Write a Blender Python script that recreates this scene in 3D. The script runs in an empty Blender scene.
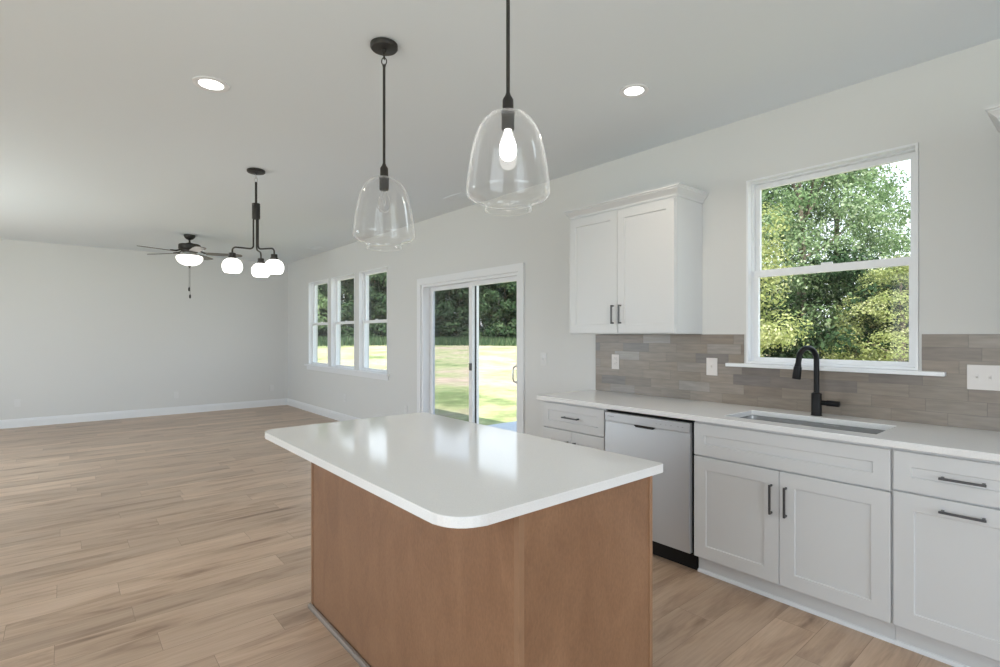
import bpy, bmesh, math, random
from mathutils import Vector, Matrix
PI = math.pi
SC = bpy.context.scene
COL = SC.collection
random.seed(7)

# ------------------------------------------------------------------ camera
TH = 0.700                      # heading: turned from +Y towards +X
CAM_Z = 1.37
cam_d = bpy.data.cameras.new('camera'); cam = bpy.data.objects.new('camera', cam_d); COL.objects.link(cam)
cam.location = (0, 0, CAM_Z); cam.rotation_euler = (PI/2, 0, -TH)
cam_d.sensor_width = 36; cam_d.lens = 520*36/1000; cam_d.shift_y = 0.0015
cam_d.clip_start = 0.05; cam_d.clip_end = 400
SC.camera = cam

# ------------------------------------------------------------------ world, sun, added fill lights, exposure
SC.view_settings.view_transform = 'Standard'; SC.view_settings.look = 'None'
SC.view_settings.gamma = 1; SC.view_settings.use_curve_mapping = False
SC.view_settings.exposure = 0.19
SC.cycles.use_denoising = True
SC.cycles.max_bounces = 10; SC.cycles.diffuse_bounces = 6; SC.cycles.transparent_max_bounces = 24
SC.cycles.glossy_bounces = 5; SC.cycles.sample_clamp_indirect = 6

w = bpy.data.worlds.new('sky'); SC.world = w; w.use_nodes = True
nt = w.node_tree; nt.nodes.clear()
tc = nt.nodes.new('ShaderNodeTexCoord'); sx = nt.nodes.new('ShaderNodeSeparateXYZ')
rp = nt.nodes.new('ShaderNodeValToRGB'); bgn = nt.nodes.new('ShaderNodeBackground'); wo = nt.nodes.new('ShaderNodeOutputWorld')
nt.links.new(tc.outputs['Generated'], sx.inputs[0]); nt.links.new(sx.outputs['Z'], rp.inputs[0])
rp.color_ramp.elements[0].position = 0.0; rp.color_ramp.elements[0].color = (0.93, 0.97, 1.0, 1)
rp.color_ramp.elements[1].position = 0.8; rp.color_ramp.elements[1].color = (0.55, 0.74, 1.0, 1)
nt.links.new(rp.outputs[0], bgn.inputs[0]); bgn.inputs[1].default_value = 2.2
nt.links.new(bgn.outputs[0], wo.inputs[0])

sd = bpy.data.lights.new('sun', 'SUN'); sun = bpy.data.objects.new('sun', sd); COL.objects.link(sun)
sd.energy = 8.8; sd.angle = math.radians(0.6); sd.color = (1.0, 0.95, 0.86)
to_sun = Vector((-0.66, -0.42, 1.12)).normalized()
sun.rotation_euler = to_sun.to_track_quat('Z', 'Y').to_euler(); sun.location = (-10, -8, 20)

def area(name, loc, direction, sx_, sy_, watts, color=(1, 1, 1), spread=PI):
    d = bpy.data.lights.new(name, 'AREA'); o = bpy.data.objects.new(name, d); COL.objects.link(o)
    d.shape = 'RECTANGLE'; d.size = sx_; d.size_y = sy_; d.energy = watts; d.color = color; d.spread = spread
    o.location = loc; o.rotation_euler = Vector(direction).to_track_quat('-Z', 'Y').to_euler()
    return o
# added soft fill lamps at unseen made-up openings behind and left of the camera
area('fill_light_front', (0.6, -3.42, 1.45), (0, 1, 0), 3.6, 1.7, 44, (0.77, 0.905, 1.0))
area('fill_light_side_near', (-2.82, 0.6, 1.45), (1, 0, 0), 1.7, 3.2, 58, (0.77, 0.905, 1.0))
area('fill_light_side_far', (-2.82, 7.0, 1.45), (1, 0, 0), 1.7, 3.2, 118, (0.77, 0.905, 1.0))

# ------------------------------------------------------------------ materials
def srgb(r, g, b):
    f = lambda c: (c/255/12.92 if c/255 <= .04045 else ((c/255+.055)/1.055)**2.4)
    return (f(r), f(g), f(b), 1)
def newmat(name):
    m = bpy.data.materials.new(name); m.use_nodes = True
    return m, m.node_tree, m.node_tree.nodes['Principled BSDF']
def pmat(name, col, rough=.5, metal=0.0, spec=.5, emit=None, estr=0, noise=0, nscale=30, bump=0, coat=0):
    m, t, b = newmat(name)
    b.inputs['Base Color'].default_value = col if len(col) == 4 else (*col, 1)
    b.inputs['Roughness'].default_value = rough; b.inputs['Metallic'].default_value = metal
    b.inputs['Specular IOR Level'].default_value = spec
    if coat: b.inputs['Coat Weight'].default_value = coat; b.inputs['Coat Roughness'].default_value = .08
    if emit: b.inputs['Emission Color'].default_value = (*emit, 1); b.inputs['Emission Strength'].default_value = estr
    tcn = t.nodes.new('ShaderNodeTexCoord'); n = t.nodes.new('ShaderNodeTexNoise'); n.inputs['Scale'].default_value = nscale
    n.inputs['Detail'].default_value = 3
    t.links.new(tcn.outputs['Object'], n.inputs['Vector'])
    if noise:
        mx = t.nodes.new('ShaderNodeMix'); mx.data_type = 'RGBA'; mx.blend_type = 'MULTIPLY'; mx.inputs[0].default_value = 1
        r = t.nodes.new('ShaderNodeMapRange'); r.inputs['To Min'].default_value = 1-noise; r.inputs['To Max'].default_value = 1+noise*.3
        t.links.new(n.outputs['Fac'], r.inputs['Value']); mx.inputs[6].default_value = b.inputs['Base Color'].default_value
        t.links.new(r.outputs[0], mx.inputs[7]); t.links.new(mx.outputs[2], b.inputs['Base Color'])
    if bump:
        bp = t.nodes.new('ShaderNodeBump'); bp.inputs['Strength'].default_value = bump; bp.inputs['Distance'].default_value = .002
        t.links.new(n.outputs['Fac'], bp.inputs['Height']); t.links.new(bp.outputs[0], b.inputs['Normal'])
    return m
M = {}
M['wall'] = pmat('wall_paint', (.69, .691, .683), .75, spec=.25, bump=.08, nscale=220)
M['ceiling'] = pmat('ceiling_paint', (.76, .805, .84), .9, spec=.1, bump=.1, nscale=180)
M['trim'] = pmat('white_trim_paint', (.80, .81, .83), .35, spec=.4)
M['vinyl'] = pmat('white_window_vinyl', (.82, .83, .85), .3, spec=.45)
M['cab'] = pmat('white_cabinet_paint', (.66, .664, .668), .38, spec=.4)
M['gap'] = pmat('cabinet_shadow_gap', (.36, .36, .35), .6)
M['black'] = pmat('matte_black_metal', (.005, .005, .006), .4, spec=.25)
M['bronze'] = pmat('dark_bronze_metal', (.045, .042, .038), .42, metal=.6)
M['pull'] = pmat('graphite_metal_pull', (.095, .095, .10), .38, metal=.5)
M['toe'] = pmat('black_plastic', (.006, .005, .0045), .5, spec=.25)
M['plate'] = pmat('pale_plastic_plate', (.70, .66, .64), .4)
M['plate_w'] = pmat('white_plastic_plate', (.72, .72, .72), .4)
M['chrome'] = pmat('nickel_handle', (.62, .62, .61), .3, metal=.8)
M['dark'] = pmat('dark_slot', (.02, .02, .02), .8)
M['blade'] = pmat('fan_blade_wood', (.15, .135, .115), .35, noise=.3, nscale=8)
M['concrete'] = pmat('pale_concrete', (.50, .51, .55), .85, noise=.15, nscale=6)
M['siding'] = pmat('exterior_siding', (.6, .6, .6), .8)
M['bark'] = pmat('tree_bark', (.16, .125, .095), .9, noise=.5, nscale=8, bump=.6)
M['print'] = pmat('grey_printed_marks', (.22, .22, .23), .5)
M['shade_w'] = pmat('lit_opal_glass', (.9, .9, .88), .3, emit=(1, .97, .92), estr=2.4)
M['lens'] = pmat('lit_led_lens', (.9, .9, .9), .5, emit=(1, .98, .95), estr=5)
M['bulb_on'] = pmat('lit_bulb_glass', (.9, .9, .9), .3, emit=(1, .97, .92), estr=9)

# window panes and lamp glass: clear layer plus fresnel reflection
def glassmat(name, tint, ior, rough=0.0, boost=1.0, edge=None):
    m = bpy.data.materials.new(name); m.use_nodes = True; t = m.node_tree; t.nodes.clear()
    o = t.nodes.new('ShaderNodeOutputMaterial'); mx = t.nodes.new('ShaderNodeMixShader')
    tr = t.nodes.new('ShaderNodeBsdfTransparent'); gl = t.nodes.new('ShaderNodeBsdfGlossy'); fr = t.nodes.new('ShaderNodeFresnel')
    tr.inputs[0].default_value = (*tint, 1); gl.inputs['Roughness'].default_value = rough; fr.inputs['IOR'].default_value = ior
    gl.inputs['Color'].default_value = (1, 1, 1, 1)
    if boost != 1:
        k = t.nodes.new('ShaderNodeMath'); k.operation = 'MULTIPLY'; k.inputs[1].default_value = boost; k.use_clamp = True
        t.links.new(fr.outputs[0], k.inputs[0]); f = k.outputs[0]
    else: f = fr.outputs[0]
    gm = t.nodes.new('ShaderNodeNewGeometry'); bk = t.nodes.new('ShaderNodeMath'); bk.operation = 'SUBTRACT'; bk.inputs[0].default_value = 1
    t.links.new(gm.outputs['Backfacing'], bk.inputs[1]); fm = t.nodes.new('ShaderNodeMath'); fm.operation = 'MULTIPLY'
    t.links.new(bk.outputs[0], fm.inputs[0]); t.links.new(f, fm.inputs[1]); f = fm.outputs[0]
    t.links.new(f, mx.inputs[0]); t.links.new(tr.outputs[0], mx.inputs[1]); t.links.new(gl.outputs[0], mx.inputs[2])
    out = mx.outputs[0]
    if edge:                     # glass seen edge-on looks milky
        df = t.nodes.new('ShaderNodeBsdfDiffuse'); df.inputs[0].default_value = (.95, .95, .95, 1)
        tl = t.nodes.new('ShaderNodeBsdfTranslucent'); tl.inputs[0].default_value = (.95, .95, .95, 1)
        ad = t.nodes.new('ShaderNodeMixShader'); ad.inputs[0].default_value = .5
        t.links.new(df.outputs[0], ad.inputs[1]); t.links.new(tl.outputs[0], ad.inputs[2])
        lw = t.nodes.new('ShaderNodeLayerWeight'); lw.inputs['Blend'].default_value = .5
        pw = t.nodes.new('ShaderNodeMath'); pw.operation = 'POWER'; pw.inputs[1].default_value = edge[0]
        ml = t.nodes.new('ShaderNodeMath'); ml.operation = 'MULTIPLY_ADD'; ml.inputs[1].default_value = edge[1]; ml.inputs[2].default_value = edge[2]
        t.links.new(lw.outputs['Facing'], pw.inputs[0]); t.links.new(pw.outputs[0], ml.inputs[0])
        m2 = t.nodes.new('ShaderNodeMixShader'); t.links.new(ml.outputs[0], m2.inputs[0])
        t.links.new(out, m2.inputs[1]); t.links.new(ad.outputs[0], m2.inputs[2]); out = m2.outputs[0]
    t.links.new(out, o.inputs[0]); return m
M['pane'] = glassmat('window_pane_glass', (.93, .945, .94), 1.45)
M['screen'] = glassmat('insect_screened_glass', (.72, .74, .76), 1.45)
M['lampglass'] = glassmat('clear_lamp_glass', (.985, .985, .985), 1.5, edge=(5, .55, .015))
M['bulbglass'] = glassmat('clear_bulb_glass', (.97, .97, .97), 1.5, edge=(3, .5, .03))
M['bowl'] = pmat('lit_frosted_bowl', (.9, .88, .84), .35, emit=(1, .95, .88), estr=1.5)

def quartz():
    m, t, b = newmat('white_quartz')
    tcn = t.nodes.new('ShaderNodeTexCoord'); n = t.nodes.new('ShaderNodeTexNoise'); n.inputs['Scale'].default_value = 260; n.inputs['Detail'].default_value = 2
    r = t.nodes.new('ShaderNodeValToRGB'); r.color_ramp.elements[0].position = .35; r.color_ramp.elements[0].color = (.79, .792, .795, 1)
    r.color_ramp.elements[1].position = .6; r.color_ramp.elements[1].color = (.83, .832, .835, 1)
    t.links.new(tcn.outputs['Object'], n.inputs['Vector']); t.links.new(n.outputs['Fac'], r.inputs[0]); t.links.new(r.outputs[0], b.inputs['Base Color'])
    b.inputs['Roughness'].default_value = .09; b.inputs['Specular IOR Level'].default_value = .6
    return m
M['quartz'] = quartz()

def steel(name, rough, axis_scale, col=(.52, .53, .545)):
    m, t, b = newmat(name)
    tcn = t.nodes.new('ShaderNodeTexCoord'); mp = t.nodes.new('ShaderNodeMapping'); mp.inputs['Scale'].default_value = axis_scale
    n = t.nodes.new('ShaderNodeTexNoise'); n.inputs['Scale'].default_value = 6; n.inputs['Detail'].default_value = 5
    t.links.new(tcn.outputs['Object'], mp.inputs[0]); t.links.new(mp.outputs[0], n.inputs['Vector'])
    r = t.nodes.new('ShaderNodeMapRange'); r.inputs['To Min'].default_value = rough-.07; r.inputs['To Max'].default_value = rough+.07
    t.links.new(n.outputs['Fac'], r.inputs[0]); t.links.new(r.outputs[0], b.inputs['Roughness'])
    b.inputs['Base Color'].default_value = (*col, 1); b.inputs['Metallic'].default_value = .5
    return m
M['steel'] = steel('brushed_stainless', .40, (1, .6, 60))
M['sinksteel'] = steel('sink_stainless', .25, (20, 1, 20), (.42, .42, .42))

def maple():
    m, t, b = newmat('stained_maple_panel')
    tcn = t.nodes.new('ShaderNodeTexCoord'); mp = t.nodes.new('ShaderNodeMapping'); mp.inputs['Scale'].default_value = (3.2, 3.2, 1.5)
    n = t.nodes.new('ShaderNodeTexNoise'); n.inputs['Scale'].default_value = 2.2; n.inputs['Detail'].default_value = 6; n.inputs['Roughness'].default_value = .6; n.inputs['Distortion'].default_value = .8
    r = t.nodes.new('ShaderNodeValToRGB')
    r.color_ramp.elements[0].position = .3; r.color_ramp.elements[0].color = (.235, .122, .066, 1)
    r.color_ramp.elements[1].position = .72; r.color_ramp.elements[1].color = (.315, .172, .096, 1)
    n2 = t.nodes.new('ShaderNodeTexNoise'); n2.inputs['Scale'].default_value = 45; n2.inputs['Detail'].default_value = 3
    mx = t.nodes.new('ShaderNodeMix'); mx.data_type = 'RGBA'; mx.blend_type = 'OVERLAY'; mx.inputs[0].default_value = .22
    t.links.new(tcn.outputs['Object'], mp.inputs[0]); t.links.new(mp.outputs[0], n.inputs['Vector']); t.links.new(mp.outputs[0], n2.inputs['Vector'])
    t.links.new(n.outputs['Fac'], r.inputs[0]); t.links.new(r.outputs[0], mx.inputs[6]); t.links.new(n2.outputs['Fac'], mx.inputs[7])
    t.links.new(mx.outputs[2], b.inputs['Base Color'])
    b.inputs['Roughness'].default_value = .42; b.inputs['Specular IOR Level'].default_value = .4
    return m
M['maple'] = maple()
M['maple_edge'] = pmat('stained_maple_edge', (.33, .185, .105), .4, noise=.2, nscale=14)
M['shoe'] = pmat('greyish_floor_trim', (.24, .19, .155), .5, noise=.2, nscale=10)

def cells(t, usock, vsock, length, height, joint):
    """rows of height, each shifted by a random amount and cut into pieces of length -> (random per piece, joint mask)"""
    N = t.nodes.new; L = t.links.new
    def m(op, a, b=None, c=None):
        n = N('ShaderNodeMath'); n.operation = op
        for i, q in enumerate((a, b, c)):
            if q is None: continue
            if isinstance(q, (int, float)): n.inputs[i].default_value = q
            else: L(q, n.inputs[i])
        return n.outputs[0]
    v = m('DIVIDE', vsock, height); row = m('FLOOR', v)
    wn = N('ShaderNodeTexWhiteNoise'); wn.noise_dimensions = '1D'; L(row, wn.inputs['W'])
    u = m('ADD', m('DIVIDE', usock, length), m('MULTIPLY', wn.outputs['Value'], 7.0)); col = m('FLOOR', u)
    cb = N('ShaderNodeCombineXYZ'); L(row, cb.inputs[0]); L(col, cb.inputs[1])
    w2 = N('ShaderNodeTexWhiteNoise'); w2.noise_dimensions = '3D'; L(cb.outputs[0], w2.inputs['Vector'])
    fu = m('FRACT', u); fv = m('FRACT', v)
    du = m('MULTIPLY', m('MINIMUM', fu, m('SUBTRACT', 1.0, fu)), length); dv = m('MULTIPLY', m('MINIMUM', fv, m('SUBTRACT', 1.0, fv)), height)
    mask = m('LESS_THAN', m('MINIMUM', du, dv), joint)
    return w2.outputs['Value'], w2.outputs['Color'], mask

def floor_mat():
    m, t, b = newmat('oak_plank_floor'); N = t.nodes.new; L = t.links.new
    tcn = N('ShaderNodeTexCoord')
    sp_ = N('ShaderNodeSeparateXYZ'); L(tcn.outputs['Object'], sp_.inputs[0])
    val, colr, mask = cells(t, sp_.outputs['X'], sp_.outputs['Y'], 1.22, .178, .0009)
    cb = N('ShaderNodeVectorMath'); cb.operation = 'MULTIPLY_ADD'; cb.inputs[1].default_value = (9, 13, 5)
    L(colr, cb.inputs[0]); L(tcn.outputs['Object'], cb.inputs[2])
    mp = N('ShaderNodeMapping'); mp.inputs['Scale'].default_value = (1.15, 6.5, 1); L(cb.outputs[0], mp.inputs[0])
    n1 = N('ShaderNodeTexNoise'); n1.inputs['Scale'].default_value = 1.3; n1.inputs['Detail'].default_value = 5; n1.inputs['Roughness'].default_value = .55; n1.inputs['Distortion'].default_value = .7
    L(mp.outputs[0], n1.inputs['Vector'])
    mp2 = N('ShaderNodeMapping'); mp2.inputs['Scale'].default_value = (3, 60, 1); L(cb.outputs[0], mp2.inputs[0])
    n2 = N('ShaderNodeTexNoise'); n2.inputs['Scale'].default_value = 1.6; n2.inputs['Detail'].default_value = 4; L(mp2.outputs[0], n2.inputs['Vector'])
    r = N('ShaderNodeValToRGB'); e = r.color_ramp.elements
    e[0].position = .26; e[0].color = (.21, .128, .082, 1); e[1].position = .74; e[1].color = (.585, .435, .32, 1)
    k = e.new(.36); k.color = (.385, .262, .178, 1); k = e.new(.47); k.color = (.50, .355, .25, 1)
    L(n1.outputs['Fac'], r.inputs[0])
    mx = N('ShaderNodeMix'); mx.data_type = 'RGBA'; mx.blend_type = 'OVERLAY'; mx.inputs[0].default_value = .24
    L(r.outputs[0], mx.inputs[6]); L(n2.outputs['Fac'], mx.inputs[7])
    pv = N('ShaderNodeMapRange'); pv.inputs['To Min'].default_value = .84; pv.inputs['To Max'].default_value = 1.10; L(val, pv.inputs[0])
    m2 = N('ShaderNodeMix'); m2.data_type = 'RGBA'; m2.blend_type = 'MULTIPLY'; m2.inputs[0].default_value = 1
    L(mx.outputs[2], m2.inputs[6]); L(pv.outputs[0], m2.inputs[7])
    m3 = N('ShaderNodeMix'); m3.data_type = 'RGBA'; L(mask, m3.inputs[0]); L(m2.outputs[2], m3.inputs[6]); m3.inputs[7].default_value = (.24, .165, .11, 1)
    L(m3.outputs[2], b.inputs['Base Color'])
    b.inputs['Roughness'].default_value = .36; b.inputs['Specular IOR Level'].default_value = .6
    bp = N('ShaderNodeBump'); bp.inputs['Strength'].default_value = .12; bp.inputs['Distance'].default_value = .001
    L(n2.outputs['Fac'], bp.inputs['Height']); L(bp.outputs[0], b.inputs['Normal'])
    return m
M['floor'] = floor_mat()

def tile_mat():
    m, t, b = newmat('taupe_backsplash_tile'); N = t.nodes.new; L = t.links.new
    tcn = N('ShaderNodeTexCoord'); s = N('ShaderNodeSeparateXYZ'); c = N('ShaderNodeCombineXYZ'); L(tcn.outputs['Object'], s.inputs[0])
    ny = N('ShaderNodeMath'); ny.operation = 'MULTIPLY'; ny.inputs[1].default_value = -1; L(s.outputs['Y'], ny.inputs[0])
    az = N('ShaderNodeMath'); az.operation = 'SUBTRACT'; az.inputs[1].default_value = .914-.0657*14; L(s.outputs['Z'], az.inputs[0])
    L(ny.outputs[0], c.inputs[0]); L(az.outputs[0], c.inputs[1])
    val, colr, mask = cells(t, c.outputs['Image'] if False else ny.outputs[0], az.outputs[0], .232, .0657, .0007)
    r = N('ShaderNodeValToRGB'); r.color_ramp.interpolation = 'LINEAR'; e = r.color_ramp.elements
    e[0].position = 0; e[0].color = srgb(118, 112, 110); e[1].position = 1; e[1].color = srgb(154, 148, 142)
    for p_, cc in [(.12, (124, 113, 104)), (.3, (137, 125, 113)), (.5, (132, 122, 112)), (.7, (142, 130, 118)), (.88, (140, 132, 125))]:
        k = e.new(p_); k.color = srgb(*cc)
    L(val, r.inputs[0])
    mp = N('ShaderNodeMapping'); mp.inputs['Scale'].default_value = (8, 60, 1); L(c.outputs[0], mp.inputs[0])
    ad = N('ShaderNodeVectorMath'); ad.operation = 'MULTIPLY_ADD'; ad.inputs[1].default_value = (30, 17, 3); L(colr, ad.inputs[0]); L(mp.outputs[0], ad.inputs[2])
    n = N('ShaderNodeTexNoise'); n.inputs['Scale'].default_value = 1; n.inputs['Detail'].default_value = 5; L(ad.outputs[0], n.inputs['Vector'])
    mx = N('ShaderNodeMix'); mx.data_type = 'RGBA'; mx.blend_type = 'OVERLAY'; mx.inputs[0].default_value = .35
    L(r.outputs[0], mx.inputs[6]); L(n.outputs['Fac'], mx.inputs[7])
    m3 = N('ShaderNodeMix'); m3.data_type = 'RGBA'; L(mask, m3.inputs[0]); L(mx.outputs[2], m3.inputs[6]); m3.inputs[7].default_value = srgb(112, 105, 98)
    L(m3.outputs[2], b.inputs['Base Color'])
    b.inputs['Roughness'].default_value = .33
    bp = N('ShaderNodeBump'); bp.invert = True; bp.inputs['Strength'].default_value = .6; bp.inputs['Distance'].default_value = .001
    L(mask, bp.inputs['Height']); L(bp.outputs[0], b.inputs['Normal'])
    return m
M['tile'] = tile_mat()

def ground_mat():
    m, t, b = newmat('patchy_lawn'); N = t.nodes.new; L = t.links.new
    tcn = N('ShaderNodeTexCoord'); mp = N('ShaderNodeMapping'); L(tcn.outputs['Object'], mp.inputs[0])
    n1 = N('ShaderNodeTexNoise'); n1.inputs['Scale'].default_value = .34; n1.inputs['Detail'].default_value = 7; n1.inputs['Roughness'].default_value = .65
    n2 = N('ShaderNodeTexNoise'); n2.inputs['Scale'].default_value = 3.2; n2.inputs['Detail'].default_value = 6; n2.inputs['Roughness'].default_value = .7
    L(mp.outputs[0], n1.inputs['Vector']); L(mp.outputs[0], n2.inputs['Vector'])
    r = N('ShaderNodeValToRGB'); e = r.color_ramp.elements
    e[0].position = .36; e[0].color = (.17, .21, .09, 1); e[1].position = .66; e[1].color = (.50, .355, .285, 1)
    k = e.new(.45); k.color = (.34, .35, .17, 1); k = e.new(.56); k.color = (.43, .36, .24, 1)
    L(n1.outputs['Fac'], r.inputs[0])
    mx = N('ShaderNodeMix'); mx.data_type = 'RGBA'; mx.blend_type = 'OVERLAY'; mx.inputs[0].default_value = .75
    L(r.outputs[0], mx.inputs[6]); L(n2.outputs['Fac'], mx.inputs[7]); L(mx.outputs[2], b.inputs['Base Color'])
    b.inputs['Roughness'].default_value = .95; b.inputs['Specular IOR Level'].default_value = .05
    return m
M['ground'] = ground_mat()

def leafmat(name, c1, c2, c3=None, trans=.35):
    m = bpy.data.materials.new(name); m.use_nodes = True; t = m.node_tree; t.nodes.clear(); N = t.nodes.new; L = t.links.new
    o = N('ShaderNodeOutputMaterial'); a = N('ShaderNodeAttribute'); a.attribute_name = 'tint'
    r = N('ShaderNodeValToRGB'); e = r.color_ramp.elements; e[0].position = 0; e[0].color = (*c1, 1); e[1].position = 1; e[1].color = (*(c3 or c2), 1)
    k = e.new(.6); k.color = (*c2, 1)
    L(a.outputs['Fac'], r.inputs[0])
    d = N('ShaderNodeBsdfDiffuse'); tl = N('ShaderNodeBsdfTranslucent'); mx = N('ShaderNodeMixShader'); mx.inputs[0].default_value = trans
    L(r.outputs[0], d.inputs[0]); L(r.outputs[0], tl.inputs[0]); L(d.outputs[0], mx.inputs[1]); L(tl.outputs[0], mx.inputs[2]); L(mx.outputs[0], o.inputs[0])
    return m
M['leaf_yellow'] = leafmat('yellow_green_leaves', (.24, .29, .10), (.43, .455, .20), (.74, .72, .48), .42)
M['leaf_green'] = leafmat('mid_green_leaves', (.11, .18, .08), (.22, .31, .15), (.50, .56, .38), .4)
M['leaf_dark'] = leafmat('dark_green_leaves', (.025, .05, .024), (.05, .085, .042), (.12, .17, .09), .25)
M['leaf_grass'] = leafmat('tall_grass_blades', (.05, .10, .05), (.10, .165, .085), (.22, .28, .15), .3)

# ------------------------------------------------------------------ mesh helpers
class MB:
    def __init__(s): s.bm = bmesh.new()
    def box(s, x0, x1, y0, y1, z0, z1, bev=0, seg=2):
        if x0 > x1: x0, x1 = x1, x0
        if y0 > y1: y0, y1 = y1, y0
        if z0 > z1: z0, z1 = z1, z0
        r = bmesh.ops.create_cube(s.bm, size=1)
        vs = r['verts']
        for v in vs: v.co = Vector(((x0+x1)/2+v.co.x*(x1-x0), (y0+y1)/2+v.co.y*(y1-y0), (z0+z1)/2+v.co.z*(z1-z0)))
        if bev:
            es = list({e for v in vs for e in v.link_edges})
            bmesh.ops.bevel(s.bm, geom=es, offset=bev, segments=seg, profile=.5, affect='EDGES')
        return s
    def lathe(s, c, prof, n=32, axis='z', cap0=False, cap1=False):
        """prof = [(radius, height)] about c along axis"""
        rings = []
        for r, h in prof:
            ring = []
            for i in range(n):
                a = 2*PI*i/n
                p = {'z': (r*math.cos(a), r*math.sin(a), h), 'x': (h, r*math.cos(a), r*math.sin(a)), 'y': (r*math.sin(a), h, r*math.cos(a))}[axis]
                ring.append(s.bm.verts.new((c[0]+p[0], c[1]+p[1], c[2]+p[2])))
            rings.append(ring)
        for a, b in zip(rings, rings[1:]):
            for i in range(n): s.bm.faces.new((a[i], a[(i+1) % n], b[(i+1) % n], b[i]))
        if cap0: s.bm.faces.new(list(reversed(rings[0])))
        if cap1: s.bm.faces.new(rings[-1])
        return s
    def tube(s, pts, r, n=10, caps=True):
        pts = [Vector(p) for p in pts]
        rs = r if isinstance(r, (list, tuple)) else [r]*len(pts)
        up = None; rings = []
        for i, p in enumerate(pts):
            d = (pts[min(i+1, len(pts)-1)]-pts[max(i-1, 0)]).normalized()
            if up is None: up = Vector((0, 0, 1)) if abs(d.z) < .9 else Vector((1, 0, 0))
            a = d.cross(up).normalized(); b = a.cross(d).normalized(); up = b
            rings.append([s.bm.verts.new(p+a*rs[i]*math.cos(2*PI*k/n)+b*rs[i]*math.sin(2*PI*k/n)) for k in range(n)])
        for a, b in zip(rings, rings[1:]):
            for i in range(n): s.bm.faces.new((a[i], a[(i+1) % n], b[(i+1) % n], b[i]))
        if caps: s.bm.faces.new(list(reversed(rings[0]))); s.bm.faces.new(rings[-1])
        return s
    def torus(s, c, R, r, normal, squash=1.0, n=20, m=8, up=(0, 0, 1)):
        nrm = Vector(normal).normalized(); u = Vector(up); u = (u-nrm*u.dot(nrm)).normalized(); v = nrm.cross(u); c = Vector(c)
        rings = []
        for i in range(n):
            a = 2*PI*i/n; dr = u*math.cos(a)+v*math.sin(a); cen = c+u*math.cos(a)*R*squash+v*math.sin(a)*R
            rings.append([s.bm.verts.new(cen+dr*r*math.cos(2*PI*k/m)+nrm*r*math.sin(2*PI*k/m)) for k in range(m)])
        for i in range(n):
            a, b = rings[i], rings[(i+1) % n]
            for k in range(m): s.bm.faces.new((a[k], b[k], b[(k+1) % m], a[(k+1) % m]))
        return s
    def prism(s, poly, z0, z1, bev=0):
        a = [s.bm.verts.new((x, y, z0)) for x, y in poly]; b = [s.bm.verts.new((x, y, z1)) for x, y in poly]
        n = len(poly); fs = [s.bm.faces.new(list(reversed(a))), s.bm.faces.new(b)]
        for i in range(n): fs.append(s.bm.faces.new((a[i], a[(i+1) % n], b[(i+1) % n], b[i])))
        if bev:
            es = [e for e in fs[0].edges]+[e for e in fs[1].edges]
            bmesh.ops.bevel(s.bm, geom=es, offset=bev, segments=2, profile=.5, affect='EDGES')
        return s
    def extrude(s, prof, f, t0, t1):
        """profile (a,b) swept from t0 to t1; f(a,b,t) -> xyz"""
        A = [s.bm.verts.new(f(a, b, t0)) for a, b in prof]; B = [s.bm.verts.new(f(a, b, t1)) for a, b in prof]
        n = len(prof); s.bm.faces.new(A); s.bm.faces.new(list(reversed(B)))
        for i in range(n): s.bm.faces.new((A[i], B[i], B[(i+1) % n], A[(i+1) % n]))
        return s
    def ringpanel(s, f, rings, back=None):
        """nested rectangles (u0,u1,v0,v1,depth); last is capped; f(u,v,w)->xyz"""
        R = []
        for (u0, u1, v0, v1, w_) in rings: R.append([s.bm.verts.new(f(*p)) for p in ((u0, v0, w_), (u1, v0, w_), (u1, v1, w_), (u0, v1, w_))])
        for a, b in zip(R, R[1:]):
            for i in range(4): s.bm.faces.new((a[i], a[(i+1) % 4], b[(i+1) % 4], b[i]))
        s.bm.faces.new(R[-1]); s.bm.faces.new(list(reversed(R[0])))
        return s
    def frame(s, f, u0, u1, v0, v1, wd, w0, w1, wb=None, wt=None):
        """rectangular ring of bars, width wd (wb bottom, wt top), depth w0..w1, one welded mesh"""
        wb = wd if wb is None else wb; wt = wd if wt is None else wt
        o = ((u0, v0), (u1, v0), (u1, v1), (u0, v1)); i = ((u0+wd, v0+wb), (u1-wd, v0+wb), (u1-wd, v1-wt), (u0+wd, v1-wt))
        V = [[s.bm.verts.new(f(u, v, w_)) for u, v in q] for q, w_ in ((o, w0), (i, w0), (i, w1), (o, w1))]
        for a in range(4):
            A, B = V[a], V[(a+1) % 4]
            for k in range(4): s.bm.faces.new((A[k], A[(k+1) % 4], B[(k+1) % 4], B[k]))
        return s
    def build(s, name, mat, parent=None, smooth=False, origin=None, angle=40):
        bm = s.bm; bmesh.ops.recalc_face_normals(bm, faces=bm.faces)
        o0 = Vector(origin) if origin is not None else (wl(parent) if parent else Vector((0, 0, 0)))
        for v in bm.verts: v.co -= o0
        me = bpy.data.meshes.new(name); bm.to_mesh(me); bm.free()
        if smooth:
            for p in me.polygons: p.use_smooth = True
            try: me.set_sharp_from_angle(angle=math.radians(angle))
            except Exception: pass
        me.materials.append(mat)
        o = bpy.data.objects.new(name, me); COL.objects.link(o)
        if parent: o.parent = parent; o.location = o0-wl(parent)
        else: o.location = o0
        return o
def wl(o):
    p = Vector(o.location)
    while o.parent: o = o.parent; p += Vector(o.location)
    return p
def empty(name, loc, label, cat, group=None, kind=None):
    o = bpy.data.objects.new(name, None); COL.objects.link(o); o.location = loc; o.empty_display_size = .05
    return tag(o, label, cat, group, kind)
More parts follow.
